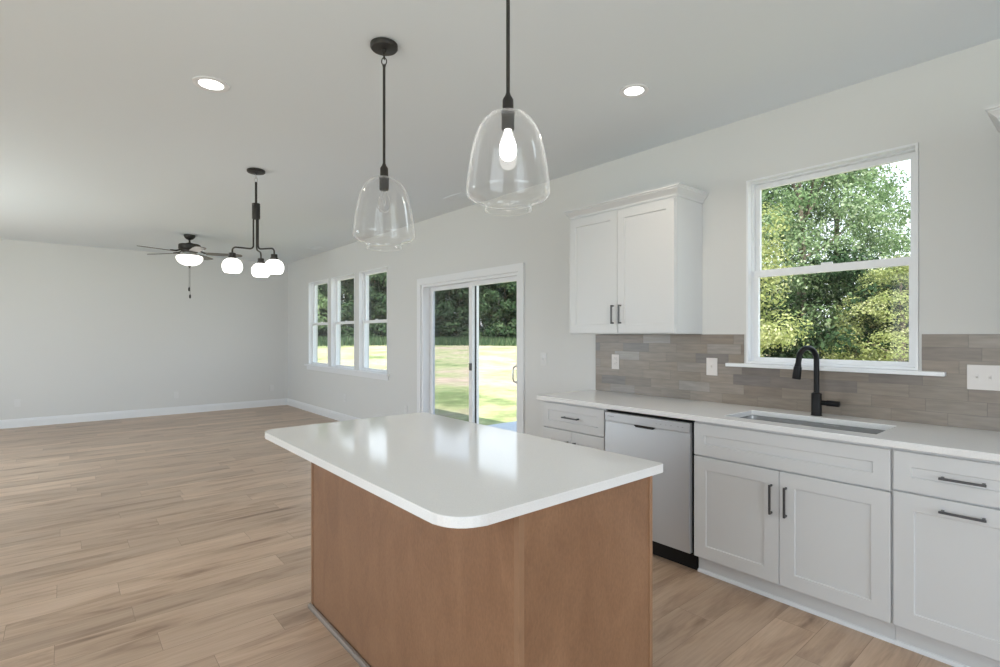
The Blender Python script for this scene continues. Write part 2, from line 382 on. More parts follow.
def tag(o, label=None, cat=None, group=None, kind=None):
    if label: o['label'] = label
    if cat: o['category'] = cat
    if group: o['group'] = group
    if kind: o['kind'] = kind
    return o
def copy_tree(o, parent=None):
    kids = list(o.children)
    c = o.copy(); COL.objects.link(c); c.parent = parent
    for ch in kids: copy_tree(ch, c)
    return c
def grid_solid(us, vs, solid, w0, w1, f, name, mat):
    """slab in the (u,v) plane with holes, welded, no inner faces"""
    bm = bmesh.new(); V = {}
    def v(i, j, k):
        if (i, j, k) not in V: V[(i, j, k)] = bm.verts.new(f(us[i], vs[j], (w0, w1)[k]))
        return V[(i, j, k)]
    nu, nv = len(us)-1, len(vs)-1
    S = lambda i, j: 0 <= i < nu and 0 <= j < nv and solid((us[i]+us[i+1])/2, (vs[j]+vs[j+1])/2)
    for i in range(nu):
        for j in range(nv):
            if not S(i, j): continue
            for k in (0, 1): bm.faces.new((v(i, j, k), v(i+1, j, k), v(i+1, j+1, k), v(i, j+1, k)))
            if not S(i-1, j): bm.faces.new((v(i, j, 0), v(i, j+1, 0), v(i, j+1, 1), v(i, j, 1)))
            if not S(i+1, j): bm.faces.new((v(i+1, j, 0), v(i+1, j+1, 0), v(i+1, j+1, 1), v(i+1, j, 1)))
            if not S(i, j-1): bm.faces.new((v(i, j, 0), v(i+1, j, 0), v(i+1, j, 1), v(i, j, 1)))
            if not S(i, j+1): bm.faces.new((v(i, j+1, 0), v(i+1, j+1, 0), v(i+1, j+1, 1), v(i, j+1, 1)))
    mb = MB(); mb.bm.free(); mb.bm = bm
    return mb.build(name, mat)
FY = lambda sx_: (lambda u, v, w_: (sx_+w_, u, v))        # plane facing -X: u = Y, v = Z, depth along +X
rx = lambda holes: (lambda u, v: not any(a < u < b and c < v < d for a, b, c, d in holes))

# ------------------------------------------------------------------ room shell
W = 3.39; L_ = 10.5; CZ = 2.772; XL = -2.6; YR = -3.2; T = .16
K = (.662, 1.548, 1.187, 2.367)                     # kitchen window opening (y0,y1,z0,z1)
T3 = [(6.40, 7.285, .845, 2.31), (7.44, 8.335, .845, 2.31), (8.465, 9.355, .845, 2.31)]
D = (3.737, 5.53, 0.0, 1.985)                       # patio door opening
holes = [K, *T3, D]
us = sorted({YR-T, L_+T, *[h[0] for h in holes], *[h[1] for h in holes]})
vs = sorted({-.0, CZ, *[h[2] for h in holes], *[h[3] for h in holes]})
o = grid_solid(us, vs, rx(holes), 0, T, FY(W), 'wall_right', M['wall']); tag(o, 'long light grey wall with the windows and patio door', 'wall', kind='structure')
fz = lambda u, v, w_: (u, L_+w_, v)
o = grid_solid([XL-T, W], [0, CZ], lambda u, v: True, 0, T, fz, 'wall_back', M['wall']); tag(o, 'plain light grey far wall behind the ceiling fan', 'wall', kind='structure')
hr = [(-1.2, 2.4, .6, 2.3)]  # unseen opening, added to let the front fill lamp in
o = grid_solid([XL-T, -1.2, 2.4, W], [0, .6, 2.3, CZ], rx(hr), -T, 0, lambda u, v, w_: (u, YR+w_, v), 'wall_front', M['wall']); tag(o, 'light grey wall behind the viewer with a wide opening added for fill light', 'wall', kind='structure')
hl = [(-1.0, 2.2, .6, 2.3), (5.4, 8.6, .6, 2.3)]  # unseen openings, added so the side fill lamps reach the room
o = grid_solid([YR, -1.0, 2.2, 5.4, 8.6, L_], [0, .6, 2.3, CZ], rx(hl), -T, 0, FY(XL), 'wall_left', M['wall']); tag(o, 'light grey wall left of the viewer with two wide openings added for fill light', 'wall', kind='structure')
o = MB().box(XL-T, W+T, YR-T, L_+T, -.12, 0).build('floor', M['floor']); tag(o, 'light oak plank floor', 'floor', kind='structure')
o = MB().box(XL-T, W+T, YR-T, L_+T, CZ, CZ+.14).build('ceiling', M['ceiling']); tag(o, 'flat light grey ceiling', 'ceiling', kind='structure')
# roof over it all, throws the house's shade on the lawn
rf = MB(); rf.extrude([(XL-T-.45, CZ+.14), (W+T+.45, CZ+.14), (W+T+.45, CZ+.32), (.4, CZ+1.5), (XL-T-.45, CZ+.32)], lambda a, b, t: (a, t, b), YR-.5, L_+.6)
o = rf.build('roof', M['siding']); tag(o, 'house roof seen only from outside', 'roof', kind='structure')
def baseboard(name, f, t0, t1):
    prof = [(0, 0), (.014, 0), (.014, .095), (.010, .108), (.010, .118), (.004, .128), (0, .128)]
    return MB().extrude(prof, f, t0, t1).build(name, M['trim'])
o = baseboard('baseboard_back', lambda a, b, t: (t, L_-a, b), XL, W-.014); tag(o, 'white baseboard along the far wall', 'baseboard', kind='structure')
o = baseboard('baseboard_right', lambda a, b, t: (W-a, t, b), 5.607, L_); tag(o, 'white baseboard below the three narrow windows', 'baseboard', kind='structure')
o = baseboard('baseboard_right_middle', lambda a, b, t: (W-a, t, b), 2.80, 3.659); tag(o, 'white baseboard between patio door and cabinets', 'baseboard', kind='structure')
o = baseboard('baseboard_left', lambda a, b, t: (XL+a, t, b), YR, L_-.014); tag(o, 'white baseboard along the left wall', 'baseboard', kind='structure')

# ------------------------------------------------------------------ windows
def window(n, op, label, stool=None, apron=False):
    y0, y1, z0, z1 = op; mid = (z0+z1)/2-.012
    r = empty('window_%d' % n, (W, (y0+y1)/2, z0), label, 'window', kind='structure')
    f = FY(W)
    MB().frame(f, y0+.001, y1-.001, z0+.001, z1-.001, .012, -.006, .045).build('jamb_liner', M['trim'], r)
    MB().frame(f, y0+.002, y1-.002, z0+.002, z1-.002, .018, .045, .125, wb=.010).build('window_frame', M['vinyl'], r)
    up = MB().frame(f, y0+.021, y1-.021, mid-.02, z1-.021, .030, .082, .106, wb=.034).build('upper_sash', M['vinyl'], r)
    lo = MB().frame(f, y0+.019, y1-.019, z0+.011, mid+.022, .033, .054, .080, wb=.028, wt=.044).build('lower_sash', M['vinyl'], r)
    MB().box(W+.092, W+.096, y0+.050, y1-.050, mid+.01, z1-.050).build('glass_pane', M['pane'], up)
    MB().box(W+.065, W+.069, y0+.051, y1-.051, z0+.038, mid-.021).build('glass_pane', M['pane'], lo)
    MB().box(W+.056, W+.072, (y0+y1)/2-.03, (y0+y1)/2+.03, mid+.022, mid+.034, .003).build('sash_lock', M['vinyl'], lo)
    return r
wk = window(1, K, 'wide white double-hung window above the kitchen sink')
sb = MB().box(W-.052, W+.06, .551, 1.663, 1.164, 1.186, .003).build('window_stool', M['trim'], wk)
lab = ['nearest of three narrow white double-hung windows', 'middle of three narrow white double-hung windows', 'farthest of three narrow white double-hung windows']
ws = [window(2+i, T3[i], lab[i]) for i in range(3)]
o = MB().box(W-.045, W+.06, 6.33, 9.46, .818, .843, .004).build('trim_1', M['trim']); tag(o, 'white sill board under the three narrow windows', 'trim', kind='structure')
o = MB().box(W-.016, W, 6.37, 9.42, .752, .818, .003).build('trim_2', M['trim']); tag(o, 'white apron board under the narrow windows sill', 'trim', kind='structure')

# patio door
dr = empty('door_1', (W, 4.63, 0), 'white two-panel sliding glass patio door', 'door', kind='structure'); f = FY(W)
cs = MB(); y0, y1, z1 = D[0], D[1], D[3]
cw = .088
# casing: one welded inverted U
def Ucase(mb, ya, yb, zt, wd, xa, xb):
    P = [(ya-wd, 0), (ya, 0), (ya, zt), (yb, zt), (yb, 0), (yb+wd, 0), (yb+wd, zt+wd), (ya-wd, zt+wd)]
    A = [mb.bm.verts.new((xa, y, z)) for y, z in P]; B = [mb.bm.verts.new((xb, y, z)) for y, z in P]
    for Q in (A, B):
        mb.bm.faces.new((Q[0], Q[1], Q[2], Q[7])); mb.bm.faces.new((Q[7], Q[2], Q[3], Q[6])); mb.bm.faces.new((Q[3], Q[4], Q[5], Q[6]))
    for i in range(8): mb.bm.faces.new((A[i], A[(i+1) % 8], B[(i+1) % 8], B[i]))
Ucase(cs, y0, y1, z1, .078, W-.018, W-.0005)
cs.build('door_casing', M['trim'], dr)
MB().frame(f, y0+.001, y1-.001, .001, z1-.001, .035, .0, .150, wb=.03, wt=.03).build('door_frame', M['vinyl'], dr)
mid = 4.575
fx = MB().frame(f, mid-.03, y1-.036, .031, z1-.030, .060, .098, .134, wb=.09, wt=.045).build('fixed_panel', M['vinyl'], dr)
MB().box(W+.113, W+.118, mid+.03, y1-.096, .11, z1-.075).build('glass_pane', M['screen'], fx)
sp = MB().frame(f, y0+.030, mid+.045, .031, z1-.030, .062, .052, .090, wb=.09, wt=.045).build('sliding_panel', M['vinyl'], dr)
MB().box(W+.068, W+.073, y0+.09, mid-.015, .11, z1-.075).build('glass_pane', M['pane'], sp)
MB().box(W+.088, W+.100, mid-.03, mid-.018, .04, z1-.04).build('panel_gap_shade', M['dark'], sp)  # dark strip stands in for the shaded gap between the two panels
hm = MB(); hy = y0+.070
hm.tube([(W+.052, hy, .905), (W+.02, hy, .905), (W-.002, hy+.004, .915), (W-.012, hy+.006, .945), (W-.014, hy+.006, .985), (W-.012, hy+.006, 1.025), (W-.002, hy+.004, 1.055), (W+.02, hy, 1.065), (W+.052, hy, 1.065)], .0085)
hm.box(W+.044, W+.052, hy-.018, hy+.018, .88, 1.09, .003)
hm.build('door_handle', M['chrome'], sp, smooth=True)
MB().box(W+.034, W+.052, mid-.01, mid+.022, .98, 1.06, .003).build('door_latch', M['pull'], sp)

# ------------------------------------------------------------------ backsplash
hk = [(.668, 1.549, 1.164, 1.5)]
o = grid_solid([-.62, .648, 1.562, 2.785], [.9145, 1.163, 1.374], lambda u, v: not (.65 < u < 1.562 and v > 1.163), 0, .008, FY(W-.0085), 'backsplash', M['tile'])
tag(o, 'taupe grey subway tile backsplash behind the sink counter', 'backsplash', kind='structure')

# ------------------------------------------------------------------ cabinet helpers (fronts face -X)
def shaker_mb(sx_, y0, y1, z0, z1, rail=.058, t=.019, rec=.007):
    f_ = FY(sx_); b_ = .0018
    return MB().ringpanel(f_, [(y0, y1, z0, z1, t), (y0, y1, z0, z1, b_), (y0+b_, y1-b_, z0+b_, z1-b_, 0),
        (y0+rail, y1-rail, z0+rail, z1-rail, 0), (y0+rail+.003, y1-rail-.003, z0+rail+.003, z1-rail-.003, rec)])
def pull(parent, x, y, z, L, axis):
    r = .0048; p = .028; h = L/2; mb = MB()
    if axis == 'z':
        mb.box(x-p-r, x-p+r, y-r, y+r, z-h, z+h, .0012)
        for s in (-1, 1): mb.box(x-p-r+.001, x, y-.004, y+.004, z+s*(h-.006)-.005, z+s*(h-.006)+.005, .001)
    else:
        mb.box(x-p-r, x-p+r, y-h, y+h, z-r, z+r, .0012)
        for s in (-1, 1): mb.box(x-p-r+.001, x, y+s*(h-.010)-.005, y+s*(h-.010)+.005, z-.005, z+.005, .001)
    return mb.build('handle', M['pull'], parent)
BF = W-.62           # base door faces
def carcass(parent, y0, y1, z0, z1, xf, name='cabinet_box'):
    return MB().box(xf, W-.002, y0, y1, z0, z1, .0015).build(name, M['cab'], parent)
def base_cabinet(y0, y1, label, layout, left_end=False):
    r = empty('base_cabinet', (W-.3, (y0+y1)/2, 0), label, 'cabinet', 'white base cabinets under the sink counter')
    mb = MB(); xf = BF+.0195; g = .018
    # open-topped carcass: sides, bottom, back, face frame
    mb.box(xf, W-.002, y0, y0+g, .1, .883); mb.box(xf, W-.002, y1-g, y1, .1, .883)
    mb.box(xf, W-.002, y0+g, y1-g, .1, .118); mb.box(W-.010, W-.002, y0+g, y1-g, .118, .883)
    mb.box(xf, xf+.018, y0+g, y1-g, .84, .883); mb.box(xf, xf+.018, y0+g, y1-g, .655, .70)
    mb.build('cabinet_box', M['cab'], r)
    MB().box(BF+.062, BF+.076, y0, y1, 0, .1).build('toe_kick', M['cab'], r)
    MB().extrude([(0, 0), (-.014, 0), (-.013, .008), (-.008, .016), (0, .018)], lambda a, b, t: (BF+.062+a, t, b), y0, y1).build('shoe_moulding', M['trim'], r)
    e = .0045
    if layout == 'drawer_doors' or layout == 'false_doors':
        nm = 'drawer' if layout == 'drawer_doors' else 'false_drawer_front'
        d_ = shaker_mb(BF, y0+e, y1-e, .689, .868, .052 if layout == 'drawer_doors' else .064).build(nm, M['cab'], r)
        if layout == 'drawer_doors': pull(d_, BF, (y0+y1)/2+.0, .779, .15, 'y')
        ym = (y0+y1)/2
        a_ = shaker_mb(BF, ym+.0015, y1-e, .108, .681, .071).build('door', M['cab'], r)
        b_ = shaker_mb(BF, y0+e, ym-.0015, .108, .681, .071).build('door', M['cab'], r)
        zz = .535
        pull(a_, BF, ym+.035, zz, .15, 'z'); pull(b_, BF, ym-.035, zz, .15, 'z')
    else:
        d_ = shaker_mb(BF, y0+e, y1-e, .700, .868, .062).build('drawer', M['cab'], r)
        pull(d_, BF, (y0+y1)/2, .783, .145, 'y')
        a_ = shaker_mb(BF, y0+e, y1-e, .108, .692, .072).build('pull_out_door', M['cab'], r)
        pull(a_, BF, (y0+y1)/2, .646, .145, 'y')
    return r
base_cabinet(2.205, 2.79, 'white base cabinet left of the dishwasher with one drawer over doors', 'drawer_doors')
base_cabinet(.635, 1.568, 'wide white sink base cabinet with two doors under a false drawer front', 'false_doors')
base_cabinet(.165, .634, 'white base cabinet right of the sink cabinet with two horizontal pulls', 'pullout')
# filler strip that shows as the grey gap between the two right cabinets is simply the space between them

# ------------------------------------------------------------------ dishwasher
dw = empty('dishwasher', (W-.3, 1.886, 0), 'stainless steel dishwasher between the white base cabinets', 'dishwasher')
dy0, dy1 = 1.583, 2.190; DX = BF-.012
MB().box(DX+.03, W-.03, 1.580, 2.196, .10, .868).build('tub', M['toe'], dw)
# slightly bowed door
n = 14; pr = []
for i in range(n+1):
    tt = i/n; pr.append((DX+.004-.010*math.sin(PI*tt), .112+(.795-.112)*tt))
pr += [(DX+.03, .795), (DX+.03, .112)]
MB().extrude(pr, lambda a, b, t: (a, t, b), dy0, dy1).build('door_panel', M['steel'], dw, smooth=True, angle=30)
cp = MB().box(DX-.004, DX+.03, dy0, dy1, .806, .862, .003).build('control_panel', M['steel'], dw)
MB().box(DX+.008, DX+.03, dy0, dy1, .795, .806).build('recess_strip', M['steel'], dw)
MB().extrude([(-.075, 0), (.075, 0), (.060, -.014), (-.060, -.014)], lambda a, b, t: (t, 1.888+a, .8055+b), DX-.0045, DX+.02).build('pocket_handle', M['dark'], dw)
for yy, w2 in ((1.70, .010), (1.735, .006), (1.77, .010), (1.80, .005), (1.655, .012), (1.625, .010)):
    MB().box(DX-.0047, DX-.0035, yy-w2/2, yy+w2/2, .832, .8345).build('control_button', M['print'], cp)
for k in range(6): MB().box(DX-.0047, DX-.0035, 2.160-k*.0085, 2.165-k*.0085, .835, .8395).build('maker_letter', M['print'], cp)
MB().box(BF+.055, BF+.075, 1.578, 2.198, 0.001, .105).build('toe_kick', M['toe'], dw)

# ------------------------------------------------------------------ counter, sink, faucet
S = (2.86, 3.205, .715, 1.43)
cx0 = W-.65
top = grid_solid([cx0, S[0], S[1], W-.001], [-.62, S[2], S[3], 2.825], lambda u, v: not (S[0] < u < S[1] and S[2] < v < S[3]), .884, .914, lambda u, v, w_: (u, v, w_), 'countertop', M['quartz'])
bv = top.modifiers.new('edge', 'BEVEL'); bv.width = .003; bv.segments = 2; bv.limit_method = 'ANGLE'
tag(top, 'long white quartz countertop along the wall with the sink cut into it', 'countertop')
base = None
sk = empty('sink', ((S[0]+S[1])/2, (S[2]+S[3])/2, .65), 'undermount stainless steel sink below the kitchen window', 'sink')
def rr(x0, x1, y0, y1, r, z, n=5):
    P = []
    for cx, cy, a0 in ((x1-r, y1-r, 0), (x0+r, y1-r, PI/2), (x0+r, y0+r, PI), (x1-r, y0+r, 1.5*PI)):
        for i in range(n+1): a = a0+PI/2*i/n; P.append((cx+r*math.cos(a), cy+r*math.sin(a), z))
    return P
mb = MB(); rings = []
for (dx, z, r) in ((.018, .8835, .03), (-.004, .8835, .03), (-.002, .86, .03), (.006, .69, .03), (.02, .672, .03), (.04, .668, .03)):
    q = -dx if z > .8834 and dx > 0 else dx
    rings.append([mb.bm.verts.new(p) for p in rr(S[0]+q, S[1]-q, S[2]+q, S[3]-q, r, z)])
for a, b in zip(rings, rings[1:]):
    for i in range(len(a)): mb.bm.faces.new((a[i], a[(i+1) % len(a)], b[(i+1) % len(a)], b[i]))
mb.bm.faces.new(rings[-1])
mb.build('basin', M['sinksteel'], sk, smooth=True)
MB().lathe(((S[0]+S[1])/2+.05, (S[2]+S[3])/2, .669), [(.045, 0), (.045, .003), (.036, .004), (.03, .001), (.001, .001)], 24, cap0=True).build('drain', M['sinksteel'], sk, smooth=True)

fc = empty('faucet', (3.275, 1.10, .914), 'matte black gooseneck faucet behind the sink', 'faucet')
fx_, fy_ = 3.275, 1.10
MB().lathe((fx_, fy_, .914), [(.029, 0), (.029, .004), (.0265, .006), (.0265, .122), (.024, .126), (.016, .13)], 28, cap0=True, cap1=True).build('faucet_body', M['black'], fc, smooth=True)
pts = [(fx_, fy_, 1.04), (fx_, fy_, 1.10), (fx_, fy_, 1.17), (fx_, fy_, 1.225)]
R_ = .066; DX_, DY_ = -.93, .37            # spout swings slightly towards the dishwasher side
out_ = lambda r, z: (fx_+DX_*r, fy_+DY_*r, z)
for i in range(1, 15):
    a = PI*i/16; pts.append(out_(R_-R_*math.cos(a), 1.228+R_*1.05*math.sin(a)))
pts.append(out_(2*R_+.004, 1.205))
MB().tube(pts, .0145, 16).build('spout', M['black'], fc, smooth=True)
e0 = Vector(out_(2*R_+.003, 1.212)); dd = Vector((DX_*.16, DY_*.16, -1)).normalized()
MB().tube([e0, e0+dd*.02, e0+dd*.021, e0+dd*.085, e0+dd*.09], [.015, .018, .020, .022, .019], 18).build('spray_head', M['black'], fc, smooth=True)
MB().tube([(fx_, fy_-.02, .988), (fx_, fy_-.052, .988), (fx_, fy_-.053, .988), (fx_, fy_-.112, .988), (fx_, fy_-.114, .988)], [.014, .014, .0165, .0165, .014], 18).build('lever_handle', M['black'], fc, smooth=True)

# ------------------------------------------------------------------ upper cabinets
def crown_mb(xf, y0, y1, z0):
    """stepped crown that wraps front and both ends"""
    prof = [(0, 0), (.006, 0), (.008, .012), (.016, .022), (.034, .040), (.038, .044), (.038, .050), (.046, .054), (.046, .066), (0, .066)]
    mb = MB(); rows = []
    for (p, h) in prof:
        rows.append([mb.bm.verts.new(c) for c in ((W-.001, y0-p, z0+h), (xf-p, y0-p, z0+h), (xf-p, y1+p, z0+h), (W-.001, y1+p, z0+h))])
    for a, b in zip(rows, rows[1:]):
        for i in range(3): mb.bm.faces.new((a[i], a[i+1], b[i+1], b[i]))
    mb.bm.faces.new(rows[-1]); mb.bm.faces.new(rows[0])
    return mb
def upper_cabinet(y0, y1, label):
    xf = W-.33; r = empty('wall_cabinet', (W-.16, (y0+y1)/2, 1.378), label, 'cabinet', 'white shaker wall cabinets beside the kitchen window')
    mb = MB().box(xf, W-.001, y0, y1, 1.378, 2.282, .0015); mb.build('cabinet_box', M['cab'], r)
    ym = (y0+y1)/2; e = .004; xd = xf-.0195
    a_ = shaker_mb(xd, ym+.0015, y1-e, 1.384, 2.262, .060).build('door', M['cab'], r)
    b_ = shaker_mb(xd, y0+e, ym-.0015, 1.384, 2.262, .060).build('door', M['cab'], r)
    pull(a_, xd, ym+.033, 1.518, .135, 'z'); pull(b_, xd, ym-.033, 1.518, .135, 'z')
    crown_mb(xf-.002, y0, y1, 2.277).build('crown_moulding', M['cab'], r)
    return r
upper_cabinet(1.850, 2.765, 'white shaker wall cabinet with two doors, left of the kitchen window')
upper_cabinet(-.60, .318, 'white wall cabinet cut off by the right edge, right of the kitchen window')

# ------------------------------------------------------------------ plates
def plate(kind_, name, y, z, label, cat, group, gangs=1, mat='plate', w_=.072, h_=.118, x=None):
    x = W if x is None else x
    r = empty(name, (x, y, z-h_/2), label, cat, group)
    p_ = MB().box(x-.006, x-.0003, y-w_/2, y+w_/2, z-h_/2, z+h_/2, .0022).build('cover_plate', M[mat], r)
    for k in range(gangs):
        yy = y+(k-(gangs-1)/2)*.046
        if kind_ == 'outlet':
            for s in (-1, 1):
                MB().box(x-.0085, x-.0058, yy-.0165, yy+.0165, z+s*.0195-.014, z+s*.0195+.014, .002).build('receptacle', M[mat], r)
                sl = MB()
                for q in (-1, 1): sl.box(x-.0089, x-.0083, yy+q*.0065-.001, yy+q*.0065+.001, z+s*.0195-.002, z+s*.0195+.007)
                sl.build('slot', M['print'], r)
        else:
            MB().box(x-.0075, x-.0058, yy-.006, yy+.006, z-.013, z+.013, .001).build('toggle_slot', M[mat], r)
            MB().extrude([(0, -.005), (-.011, .004), (-.012, .009), (0, .006)], lambda a, b, t: (x-.007+a, t, z+b), yy-.0035, yy+.0035).build('toggle', M[mat], r)
    return r
XT = W-.0085
plate('outlet', 'outlet', 2.580, 1.157, 'small pale outlet on the tile under the wall cabinet', 'outlet', 'outlets and switches on the backsplash', x=XT)
plate('switch', 'light_switch', 1.775, 1.155, 'single pale switch plate on the tile just left of the kitchen window', 'switch', 'outlets and switches on the backsplash', w_=.078, x=XT)
plate('switch', 'light_switch', .390, 1.166, 'wide three-gang switch plate on the tile right of the window', 'switch', 'outlets and switches on the backsplash', gangs=3, w_=.166, h_=.12, x=XT)
plate('switch', 'light_switch', 3.40, 1.149, 'white wall switch beside the patio door', 'switch', None, mat='plate_w')
for y, z, lb in ((7.79, .383, 'white low outlet below the nearest narrow window'), (5.90, .40, 'white low outlet just left of the patio door')):
    plate('outlet', 'outlet', y, z, lb, 'outlet', 'low wall outlets', mat='plate_w')
def back_plate(x, z, label):
    y = L_; w_, h_ = .072, .118
    r = empty('outlet', (x, y, z-h_/2), label, 'outlet', 'low wall outlets')
    MB().box(x-w_/2, x+w_/2, y-.006, y-.0003, z-h_/2, z+h_/2, .0022).build('cover_plate', M['plate_w'], r)
    for s in (-1, 1): MB().box(x-.0165, x+.0165, y-.0085, y-.0058, z+s*.0195-.014, z+s*.0195+.014, .002).build('receptacle', M['plate_w'], r)
back_plate(-.504, .362, 'leftmost low outlet on the far wall')
back_plate(1.51, .33, 'low outlet on the far wall below the ceiling fan')
back_plate(3.09, .35, 'low outlet on the far wall next to the room corner')

# ------------------------------------------------------------------ island
ix0, ix1, iy0, iy1 = .960, 1.610, 1.059, 2.619
isl = empty('kitchen_island', ((ix0+ix1)/2, (iy0+iy1)/2, 0), 'brown stained wood kitchen island base with plain panels', 'island')
e = .006
MB().box(ix0+e, ix1-.02, iy0+e, iy1-e, .0, .8835).build('cabinet_box', M['maple'], isl)
MB().box(ix0+.004, ix0+e, iy0+.02, iy1-.016, .02, .8835).build('side_panel', M['maple'], isl)
for yy, a, b in ((iy0, iy0+.004, iy0+e), (iy1, iy1-e, iy1-.004)):
    MB().box(ix0+.022, ix1-.03, a, b, .0, .8835).build('end_panel', M['maple'], isl)
def corner(px, py, sx_, sy_, w1=.020):
    P = [(px, py), (px+sx_*w1, py), (px+sx_*w1, py+sy_*.005), (px+sx_*.005, py+sy_*.005), (px+sx_*.005, py+sy_*w1), (px, py+sy_*w1)]
    if sx_*sy_ < 0: P.reverse()
    MB().prism(P, 0, .8835, .001).build('corner_moulding', M['maple_edge'], isl)
corner(ix0, iy0, 1, 1); corner(ix0, iy1, 1, -1)
for yy, s in ((iy0, 1), (iy1, -1)):
    MB().box(ix1-.030, ix1-.012, yy, yy+s*.012, .0, .8835, .001).build('corner_stile', M['maple_edge'], isl)
MB().extrude([(0, 0), (-.016, 0), (-.015, .010), (-.009, .018), (0, .020)], lambda a, b, t: (ix0+a, t, b), iy0-.002, iy1+.004).build('shoe_moulding', M['shoe'], isl)
ff = lambda u, v, w_: (ix1-w_, u, v)
for k in range(3):
    a = iy0+.012+k*(iy1-iy0-.024)/3; b = a+(iy1-iy0-.024)/3
    def sh(z0, z1, rail):
        b_ = .0018; y0_, y1_ = a+.003, b-.003
        return MB().ringpanel(ff, [(y0_, y1_, z0, z1, .019), (y0_, y1_, z0, z1, b_), (y0_+b_, y1_-b_, z0+b_, z1-b_, 0), (y0_+rail, y1_-rail, z0+rail, z1-rail, 0), (y0_+rail+.003, y1_-rail-.003, z0+rail+.003, z1-rail-.003, .007)])
    d_ = sh(.70, .868, .05).build('drawer', M['maple'], isl)
    MB().box(ix1+.024, ix1+.033, (a+b)/2-.07, (a+b)/2+.07, .78, .789, .001).box(ix1-.001, ix1+.03, (a+b)/2-.06, (a+b)/2-.05, .78, .789).box(ix1-.001, ix1+.03, (a+b)/2+.05, (a+b)/2+.06, .78, .789).build('handle', M['pull'], d_)
    d_ = sh(.108, .692, .062).build('door', M['maple'], isl)
    MB().box(ix1+.024, ix1+.033, b-.04, b-.031, .50, .64, .001).box(ix1-.001, ix1+.03, b-.04, b-.031, .505, .514).box(ix1-.001, ix1+.03, b-.04, b-.031, .626, .635).build('handle', M['pull'], d_)
# island top, overhanging on the seating side, all corners there rounded
tx0, tx1, ty0, ty1 = .728, 1.634, 1.034, 2.641
P = []
for cx, cy, a0, r in ((tx1, ty1, 0, .012), (tx0, ty1, PI/2, .07), (tx0, ty0, PI, .10), (tx1, ty0, 1.5*PI, .012)):
    sx_ = -1 if cx == tx1 else 1; sy_ = -1 if cy == ty1 else 1
    for i in range(9):
        a = a0+PI/2*i/8; P.append((cx+sx_*r+r*math.cos(a), cy+sy_*r+r*math.sin(a)))
o = MB().prism(P, .8845, .9145, .003).build('island_countertop', M['quartz'], origin=(1.181, 1.8375, .8845)); tag(o, 'white quartz slab with rounded corners on top of the brown island', 'countertop')

# ------------------------------------------------------------------ ceiling fittings
def recessed(x, y, r, label, lit=True, watts=3.2):
    t = empty('recessed_light', (x, y, CZ), label, 'light', 'recessed ceiling lights')
    MB().lathe((x, y, CZ), [(r+.014, -.0003), (r+.014, -.005), (r+.004, -.008), (r*.80, -.004), (r*.80, -.0003)], 40).build('trim_ring', M['trim'], t, smooth=True)
    MB().lathe((x, y, CZ), [(r*.80, -.0005), (r*.80, -.003), (.001, -.0035)], 40).build('lens', M['lens'], t, smooth=True)
    d = bpy.data.lights.new('recessed_lamp', 'AREA'); d.shape = 'DISK'; d.size = r*1.6; d.energy = watts; d.spread = 2.3; d.color = (1, .86, .70)
    lo_ = bpy.data.objects.new('recessed_lamp', d); COL.objects.link(lo_); lo_.location = (0, 0, -.012); lo_.parent = t
    return t
recessed(.637, 3.261, .078, 'round recessed ceiling light on the left, nearer the chandelier')
recessed(2.509, 1.786, .068, 'round recessed ceiling light right of the pendants, above the sink run')

def vent(x, y, lx, ly, label):
    r = empty('ceiling_vent', (x, y, CZ), label, 'vent', 'ceiling air vents')
    f_ = lambda u, v, w_: (u, v, CZ-w_)
    MB().frame(f_, x-lx/2, x+lx/2, y-ly/2, y+ly/2, .022, .0005, .006).build('vent_frame', M['ceiling'], r)
    MB().box(x-lx/2+.022, x+lx/2-.022, y-ly/2+.022, y+ly/2-.022, CZ-.0015, CZ-.0005).build('vent_opening', M['print'], r)
    ns = int((ly-.044)/.02)
    for k in range(ns):
        yy = y-ly/2+.03+k*.02
        MB().extrude([(0, 0), (.012, .006), (.012, .007), (0, .0015)], lambda a, b, t: (t, yy+a, CZ-.002-b), x-lx/2+.02, x+lx/2-.02).build('slat', M['ceiling'], r)
vent(3.06, 4.30, .14, .30, 'ceiling vent near the clear glass pendants')
vent(3.10, 8.30, .14, .30, 'far ceiling vent above the three narrow windows')

